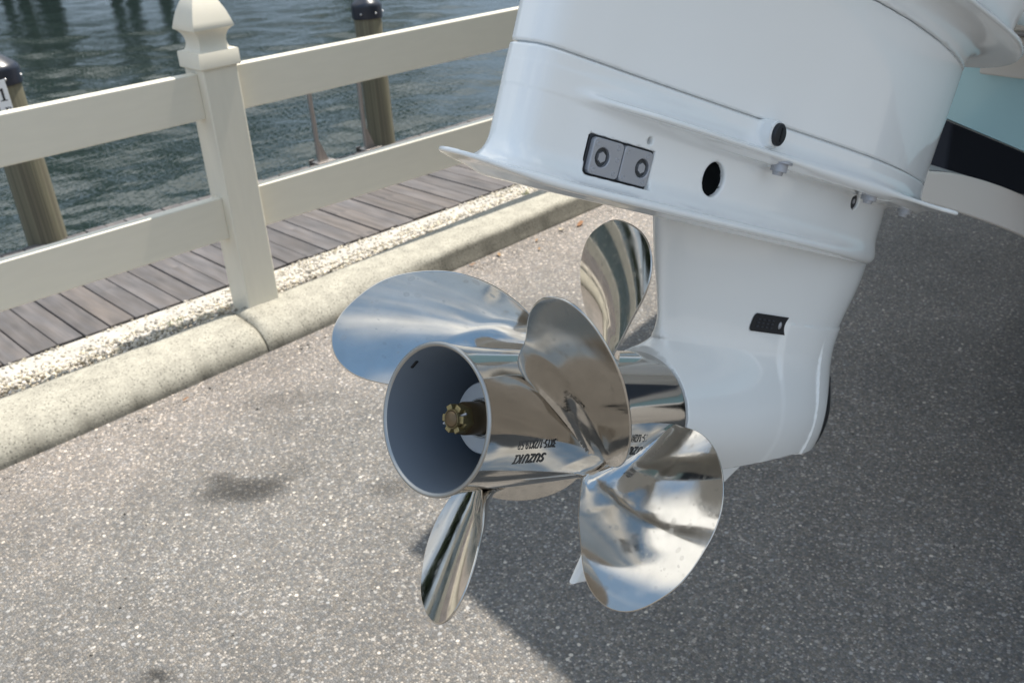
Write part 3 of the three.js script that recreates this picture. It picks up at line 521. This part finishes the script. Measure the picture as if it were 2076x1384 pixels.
const etch = std(0.06, 0.06, 0.06, 0.6);
function bentText(str, fnt, size, xMid, rad, theta, stretch, parent) { // wrapped round the hub, upside down as on the part
  const g = new TextGeometry(str, { font: fnt, size, depth: 0.0004, curveSegments: 4, bevelEnabled: false }); g.computeBoundingBox(); const b = g.boundingBox, cx = (b.min.x + b.max.x) / 2, cy = (b.min.y + b.max.y) / 2, p = g.attributes.position;
  for (let i = 0; i < p.count; i++) { const x = xMid - (p.getX(i) - cx) * stretch, t = theta + (p.getY(i) - cy) / rad, r = (typeof rad === 'number' ? rad : rad) + 0.0001 + p.getZ(i); p.setXYZ(i, x, r * Math.cos(t), r * Math.sin(t)); }
  g.computeVertexNormals(); return mesh('lettering', g, etch, parent);
}
{
  const hubR = part('propeller', lathe([[0.194, 0.058], [0.194, 0.0632], [0.1925, 0.0642], [0.185, 0.0648], [0.15, 0.0658], [0.1, 0.0666], [0.06, 0.0668], [0.035, 0.0672], [0.02, 0.0680], [0.01, 0.0690], [0.004, 0.0698], [0.0015, 0.0701]]), chromeClean);
  mesh('rim', lathe([[0.0015, 0.0701], [0.0, 0.0698], [-0.0008, 0.0688], [-0.0008, 0.0668], [0.001, 0.0655]]), std(0.4, 0.4, 0.39, 0.38, { metalness: 1 }), hubR);
  const gb = bladeGeo(rearQ, 1, 0.010);
  for (let k = 0; k < 3; k++) { const b = mesh('blade', gb, chrome, hubR); b.rotation.x = rearQ[0] + k * 2 * Math.PI / 3; }
  const inner = mesh('exhaust_bore', lathe([[0.001, 0.0655], [0.012, 0.0640], [0.03, 0.0625], [0.14, 0.0600], [0.16, 0.055], [0.16, 0.02]]), std(0.17, 0.2, 0.24, 0.36), hubR);
  const slot = mesh('bore_slot', new RoundedBoxGeometry(0.0035, 0.003, 0.017, 2, 0.0012), std(0.006, 0.007, 0.009, 0.6), hubR);
  { const t = -0.98; slot.position.set(0.012, 0.0642 * Math.cos(t), 0.0642 * Math.sin(t)); slot.rotation.x = -t; slot.rotation.x = Math.atan2(Math.sin(t), Math.cos(t)); slot.scale.set(1, 1, 0.6); }
  bentText('3X15-1/2X19.5R', sansReg, 0.0082, 0.0695, 0.0668, 1.60, 0.66, hubR);
  bentText('SUZUKI', sansBold, 0.0098, 0.0655, 0.0668, 1.815, 0.9, hubR);
  const hubF = part('propeller', lathe([[0.306, 0.055], [0.306, 0.0690], [0.3045, 0.0702], [0.302, 0.0704], [0.295, 0.0700], [0.25, 0.0685], [0.21, 0.0668], [0.199, 0.0658], [0.1975, 0.0646], [0.1975, 0.055]]), chromeClean);
  const gf = bladeGeo(frontQ, -1, 0.006);
  for (let k = 0; k < 3; k++) { const b = mesh('blade', gf, chrome, hubF); b.rotation.x = frontQ[0] + k * 2 * Math.PI / 3; }
  bentText('3X15-1/2X19.5R', sansReg, 0.0082, 0.2235, 0.0676, 1.60, 0.66, hubF);
  bentText('SUZUKI', sansBold, 0.0098, 0.2255, 0.0676, 1.815, 0.9, hubF);
  part('shaft_sleeve', lathe([[0.19, 0.03], [0.19, 0.060], [0.20, 0.060], [0.312, 0.062], [0.312, 0.03]]), std(0.03, 0.03, 0.032, 0.5));
  // shaft, washer and castle nut
  const bronze = std(0.34, 0.27, 0.13, 0.42, { metalness: 0.75 });
  part('thrust_washer', lathe([[0.064, 0.012], [0.062, 0.033], [0.064, 0.0345], [0.09, 0.0345], [0.16, 0.04]], 48), std(0.5, 0.51, 0.52, 0.4, { metalness: 0.3 }));
  part('washer_ring', lathe([[0.0615, 0.0165], [0.0585, 0.0168], [0.0585, 0.0185], [0.0615, 0.0188]], 48), std(0.6, 0.6, 0.58, 0.3, { metalness: 0.8 }));
  part('propeller_shaft', lathe([[0.02, 0], [0.0205, 0.006], [0.022, 0.0085], [0.038, 0.0085], [0.038, 0.0155], [0.066, 0.0158], [0.066, 0.008]], 40), std(0.16, 0.11, 0.06, 0.35, { metalness: 0.6 }));
  const nut = part('castle_nut', lathe([[0.034, 0.006], [0.034, 0.0128], [0.031, 0.0138], [0.022, 0.0138], [0.021, 0.0125], [0.0205, 0.006]], 6), bronze); nut.position.x = 0.008;
  for (let k = 0; k < 6; k++) { const t = k * Math.PI / 3 + 0.3, c = mesh('nut_castellation', new RoundedBoxGeometry(0.008, 0.0052, 0.0068, 2, 0.0008), bronze, nut); c.position.set(0.0195, 0.0112 * Math.cos(t), 0.0112 * Math.sin(t)); c.rotation.x = t; }
  for (let k = 0; k < 5; k++) mesh('thread', new THREE.TorusGeometry(0.0086, 0.0006, 6, 28).rotateY(Math.PI / 2), std(0.2, 0.16, 0.08, 0.4, { metalness: 0.7 }), nut).position.x = 0.014 + 0.0018 * k;
  const pin = part('cotter_pin', new THREE.CapsuleGeometry(0.0013, 0.03, 4, 10), zinc); pin.position.set(0.0265, 0, 0); pin.rotation.x = 0.95;
}
// swivel bracket that carries the motor on the transom
{
  const b = part('swivel_bracket', new RoundedBoxGeometry(0.75, 0.2, 0.2, 4, 0.03), white); b.position.set(1.12, 0.74, 0); b.rotation.z = 0.2;
  const c = part('tilt_tube', new THREE.CylinderGeometry(0.045, 0.045, 0.34, 32).rotateX(Math.PI / 2), white); c.position.set(0.98, 0.655, 0);
  for (const z of [-0.14, 0.14]) { const cl = part('clamp_bracket', new RoundedBoxGeometry(0.5, 0.3, 0.03, 3, 0.012), white); cl.position.set(1.22, 0.80, z); cl.rotation.z = 0.41; }
}

// ---------------------------------------------------------------- boat on its trailer
const BAZ = 53 * D2R, Bf = V(Math.sin(BAZ), 0, -Math.cos(BAZ)), Bs = V(Math.cos(BAZ), 0, Math.sin(BAZ)), Bc = V(0.415, 0, -2.457);
function setBoat(o) { o.matrix.makeBasis(Bf, V(0, 1, 0), Bs); o.quaternion.setFromRotationMatrix(o.matrix); o.position.copy(Bc); return o; }   // local x = bow, y = up, z = starboard from the port transom corner
{
  const boat = thing('boat', 'teal hulled boat on a trailer ahead of the white motor', 'boat'); setBoat(boat);
  const teal = phys(0.36, 0.55, 0.58, 0.35, { clearcoat: 0.4, clearcoatRoughness: 0.1 }), cream = phys(0.62, 0.58, 0.53, 0.4), dark = phys(0.02, 0.03, 0.05, 0.3);
  // [x, half beam at rail, half beam at chine, keel y, chine y, rail y]
  const S = [[0, 1.17, 1.15, 0.885, 1.155, 2.0], [0.5, 1.38, 1.24, 0.85, 1.14, 2.02], [1.0, 1.56, 1.28, 0.84, 1.13, 2.04], [1.8, 1.75, 1.3, 0.83, 1.14, 2.08], [3.2, 1.72, 1.28, 0.82, 1.2, 2.16], [4.8, 1.66, 1.12, 0.88, 1.36, 2.28], [6.2, 1.4, 0.78, 1.02, 1.62, 2.42], [7.3, 0.95, 0.36, 1.3, 1.95, 2.55], [8.1, 0.32, 0.06, 1.85, 2.3, 2.66]];
  const strip = (rows, mat, name) => { const P = [], I = [], m = rows[0].length; rows.forEach((r) => r.forEach((p) => P.push(...p))); for (let i = 0; i < rows.length - 1; i++) for (let j = 0; j < m - 1; j++) { const q = i * m + j; I.push(q, q + 1, q + m, q + 1, q + m + 1, q + m); } let g = new THREE.BufferGeometry(); g.setAttribute('position', new THREE.Float32BufferAttribute(P, 3)); g.setIndex(I); g.computeVertexNormals(); mat = mat.clone(); mat.side = THREE.DoubleSide; return mesh(name, g, mat, boat); };
  const C = 1.17;
  for (const sd of [-1, 1]) {
    strip(S.map(([x, r, c, k, cy, ry]) => [0, 0.25, 0.5, 0.75, 1].map((t) => [x, mix(cy, ry, t), C + sd * mix(c, r, Math.pow(t, 0.8))])), teal, 'hull_side');
    strip(S.map(([x, r, c, k, cy]) => [[x, k, C], [x, mix(k, cy, 0.5), C + sd * c * 0.52], [x, cy - 0.01, C + sd * c]]), cream, 'hull_bottom');
  }
  { const [x, r, c, k, cy, ry] = S[0], sh = new THREE.Shape([[0, k], [c, cy], [r, ry], [-r, ry], [-c, cy]].map((p) => new THREE.Vector2(...p))); mesh('transom', new THREE.ExtrudeGeometry(sh, { depth: 0.05, bevelEnabled: false }).rotateY(-Math.PI / 2).translate(0.05, 0, C), teal, boat); }
  strip(S.map(([x, r, , , , ry]) => [[x, ry, C - r], [x, ry + 0.02, C], [x, ry, C + r]]), cream, 'deck');
  for (const sd of [-1, 1]) mesh('rub_rail', new THREE.TubeGeometry(new THREE.CatmullRomCurve3(S.map(([x, r, , , , ry]) => V(x, ry - 0.02, C + sd * (r + 0.01)))), 60, 0.03, 10), dark, boat);
  for (const [n, y0, y1, m, d] of [['platform_face', 1.08, 1.152, cream, 0.02], ['trim_strip', 1.153, 1.166, std(0.3, 0.29, 0.3, 0.4, { metalness: 0.5 }), 0.026], ['transom_door', 1.168, 1.6, dark, 0.016]]) { const q = mesh(n, new RoundedBoxGeometry(d, y1 - y0, 1.1, 2, 0.005), m, boat); q.position.set(-d / 2 - 0.001, (y0 + y1) / 2, 1.35); }
  const roof = mesh('hardtop', new RoundedBoxGeometry(2.6, 0.08, 2.1, 4, 0.035), cream, boat); roof.position.set(3.4, 4.0, C);
  for (const [x, z] of [[2.5, -0.6], [2.5, 0.6], [4.2, -0.6], [4.2, 0.6]]) { const l = mesh('hardtop_leg', new THREE.CylinderGeometry(0.03, 0.03, 1.95, 12), std(0.5, 0.5, 0.5, 0.3, { metalness: 0.9 }), boat); l.position.set(x, 3.0, C + z); }
  const con = mesh('console', new RoundedBoxGeometry(1.1, 1.2, 0.9, 4, 0.08), cream, boat); con.position.set(3.3, 2.65, C);
}
{
  const tr = thing('boat_trailer', 'trailer under the teal boat with a curved beige fender', 'trailer'); setBoat(tr);
  const paint = phys(0.8, 0.76, 0.71, 0.4), greyTop = std(0.3, 0.32, 0.33, 0.4), rubber = std(0.018, 0.019, 0.021, 0.8), C = 1.17;
  // fender: outlines read from the photograph on the upright plane z = 0.6
  const toPlane = (px, py, z0) => { const d = ray(px, py), o = camera.position.clone().sub(Bc), t = (z0 - o.dot(Bs)) / d.dot(Bs), p = o.addScaledVector(d, t); return [p.dot(Bf), p.y]; };
  const top = [[1800, 352], [1850, 350], [1890, 352], [1930, 355], [1960, 360], [2000, 371], [2040, 385], [2076, 400], [2130, 428], [2180, 460]].map((p) => toPlane(...p, 0.88));
  const bot = [[1800, 398], [1850, 402], [1890, 410], [1940, 425], [1980, 438], [2030, 456], [2076, 475], [2130, 500], [2180, 528]].map((p) => toPlane(...p, 0.88));
  const cv = (pts) => new THREE.CatmullRomCurve3(pts.map(([x, y]) => V(x, y, 0))).getPoints(30).map((p) => new THREE.Vector2(p.x, p.y));
  const T = cv(top), B = cv(bot);
  mesh('fender', new THREE.ExtrudeGeometry(new THREE.Shape([...T, ...B.reverse()]), { depth: 0.012, bevelEnabled: true, bevelSize: 0.003, bevelThickness: 0.003, bevelSegments: 2 }).translate(0, 0, 0.868), paint, tr);
  const P = [], I = []; T.forEach((p) => P.push(p.x, p.y + 0.004, 0.865, p.x, p.y + 0.02, 0.70)); for (let i = 0; i < T.length - 1; i++) I.push(2 * i, 2 * i + 2, 2 * i + 1, 2 * i + 1, 2 * i + 2, 2 * i + 3);
  const g = new THREE.BufferGeometry(); g.setAttribute('position', new THREE.Float32BufferAttribute(P, 3)); g.setIndex(I); g.computeVertexNormals(); greyTop.side = THREE.DoubleSide; mesh('fender_top', g, greyTop, tr);
  for (const z of [0.45, 1.89]) { const m = mesh('frame_rail', new RoundedBoxGeometry(7.6, 0.14, 0.08, 2, 0.012), paint, tr); m.position.set(6.2, 0.62, z);  }
  for (const z of [0.2, 2.14]) { const bk = mesh('shade_board', new THREE.ExtrudeGeometry(new THREE.Shape([[0.99, 0.92], [0.99, 0.47], [1.25, 0.42], [1.6, 0.33], [2.2, 0.27], [6.4, 0.3], [6.4, 0.95]].map((q) => new THREE.Vector2(...q))), { depth: 0.05, bevelEnabled: true, bevelSize: 0.01, bevelThickness: 0.01, bevelSegments: 3 }), std(0.02, 0.026, 0.04, 0.85), tr); bk.position.set(0, 0, z - 0.025); }  // dark boards added to stand in for the shaded gap under the hull
  for (const x of [3.0, 3.95]) {
    const ax = mesh('axle', new THREE.CylinderGeometry(0.04, 0.04, 2.6, 14).rotateX(Math.PI / 2), rubber, tr); ax.position.set(x, 0.36, C);
    for (const z of [-0.13, 2.47]) { const w = mesh('wheel', new THREE.LatheGeometry([[0.19, -0.1], [0.3, -0.1], [0.345, -0.08], [0.36, -0.04], [0.36, 0.04], [0.345, 0.08], [0.3, 0.1], [0.19, 0.1]].map((q) => new THREE.Vector2(...q)), 40).rotateX(Math.PI / 2), rubber, tr); w.position.set(x, 0.36, z); mesh('rim', new THREE.CylinderGeometry(0.2, 0.2, 0.16, 24).rotateX(Math.PI / 2), std(0.5, 0.5, 0.5, 0.4, { metalness: 0.8 }), w); }
    const bm = mesh('cross_beam', new RoundedBoxGeometry(0.1, 0.1, 2.2, 2, 0.01), paint, tr); bm.position.set(x + 0.4, 0.6, C);
  }
}

// ---------------------------------------------------------------- far side of the canal, mirrored in the water
{
  const shore = new THREE.Group(); shore.name = 'far_bank'; struct(shore, 'low far bank across the canal', 'terrain'); scene.add(shore);
  const b = setDock(mesh('bank_slope', new THREE.BoxGeometry(160, 2.4, 30), std(0.05, 0.06, 0.03, 0.95), shore), 10, -1.1, 62);
  const dk = thing('far_dock', 'distant dock on pilings across the canal', 'dock');
  const r = rng(3); for (const px of [6, 38, 78, 104, 230, 262, 330]) { const d = ray(px, -26), t = (-1.1 - CAMH) / d.y, p = mesh('far_pole', new THREE.CylinderGeometry(0.15, 0.17, 4.4, 16), std(0.03, 0.027, 0.02, 0.9), dk); p.position.copy(camera.position).addScaledVector(d, t); p.position.y = 0.1; }
  const d0 = ray(-300, -26), d1 = ray(420, -26), q = (d) => camera.position.clone().addScaledVector(d, (-1.1 - CAMH) / d.y), a = q(d0), c = q(d1), plat = mesh('far_platform', new THREE.BoxGeometry(a.distanceTo(c), 0.25, 2.2), std(0.12, 0.11, 0.09, 0.9), dk); plat.position.copy(a).add(c).multiplyScalar(0.5); plat.position.y = 0.35; plat.rotation.y = Math.atan2(-(c.z - a.z), c.x - a.x);
  const leafM = [std(0.035, 0.06, 0.02, 0.8), std(0.05, 0.075, 0.025, 0.8)]; leafM.forEach((m) => m.side = THREE.DoubleSide);
  const crownG = (() => { const L = []; for (let k = 0; k < 900; k++) { const th = r() * 6.28, ct = r() * 2 - 1, rr = Math.pow(r(), 0.35) * (1 + 0.35 * N3(Math.cos(th) * 1.5, ct * 1.5, Math.sin(th) * 1.5)), s = Math.sqrt(1 - ct * ct); const g = new THREE.PlaneGeometry(0.55, 0.4); g.rotateX(r() * 6); g.rotateY(r() * 6); g.translate(rr * s * Math.cos(th) * 2.9, rr * ct * 2.4, rr * s * Math.sin(th) * 2.9); L.push(g); } return mergeGeometries(L); })();
  const trunkG = new THREE.CylinderGeometry(0.14, 0.24, 3.2, 10);
  [[-32, 50, 1.9], [-25, 52, 2.1], [-18, 50, 1.7], [-11, 52, 2.2], [-4, 51, 1.8], [3, 52, 2.0], [10, 53, 1.8], [18, 52, 2.1], [27, 53, 1.9], [36, 52, 2.1], [-41, 51, 2.0]].forEach(([a, w, s], i) => { const t = thing('shade_tree', 'dense green tree on the bank across the canal', 'tree', 'trees across the canal'); t.position.copy(dock(a, 0.1, w)); t.rotation.y = i * 1.7; t.scale.setScalar(s); const k = mesh('trunk', trunkG, std(0.06, 0.05, 0.04, 0.9), t); k.position.y = 1.6; const c2 = mesh('crown', crownG, leafM[i % 2], t); c2.position.y = 4.6; });
}

// ---------------------------------------------------------------- small litter and weeds
{
  const green = std(0.12, 0.22, 0.035, 0.7); green.side = THREE.DoubleSide; const r = rng(21);
  [[1.272, 3.171, 16], [1.452, 3.145, 7], [3.016, 3.175, 16]].forEach(([a, w, n], i) => {
    const L = []; for (let k = 0; k < n; k++) { const h = 0.012 + 0.02 * r(), g = new THREE.PlaneGeometry(0.003, h, 1, 3), p = g.attributes.position; for (let q = 0; q < p.count; q++) { const t = p.getY(q) / h + 0.5; p.setXYZ(q, p.getX(q) * (1.1 - t), t * h, t * t * h * 0.8); } g.rotateY(r() * 6.28); g.translate((r() - 0.5) * 0.07, 0, (r() - 0.5) * 0.03); L.push(g); }
    const m = mesh('grass_tuft', mergeGeometries(L), green); setDock(m, a, 0.07, w); tag(m, ['small green weed tuft in open gravel away from the fence post', 'tiny green weed beside the base of the fence post', 'green weed tuft in the gravel behind the upright kerb face'][i], 'weed', 'weeds in the gravel');
  });
  const lm = [std(0.26, 0.13, 0.06, 0.8), std(0.32, 0.2, 0.1, 0.8), std(0.5, 0.42, 0.3, 0.8)]; lm.forEach((m) => m.side = THREE.DoubleSide);
  [[3.007, 2.827, 0.05], [2.538, 2.85, 0.03], [1.744, 2.84, 0.05], [1.076, 2.74, 0.022], [2.683, 2.76, 0.022], [2.907, 2.847, 0.03], [2.396, 2.855, 0.028], [2.75, 2.84, 0.02]].forEach(([a, w, s], i) => {
    const g = new THREE.PlaneGeometry(s, s * 0.42, 6, 3), p = g.attributes.position; for (let q = 0; q < p.count; q++) { const u = p.getX(q) / s, e = Math.sqrt(Math.max(0.02, 1 - 4 * u * u)); p.setXYZ(q, p.getX(q), p.getY(q) * e, 0.10 * s * Math.sin(u * 5 + i) + 1.5 * p.getY(q) ** 2 / s); }
    g.rotateX(-Math.PI / 2); g.computeVertexNormals(); const m = mesh('dry_leaf', g, lm[i % 3]); setDock(m, a, 0.008, w); m.rotateY(0.2 + i * 0.9); tag(m, 'dry brown leaf lying along the foot of the kerb', 'leaf', 'dry leaves along the kerb');
  });
}
renderer.render(scene, camera);
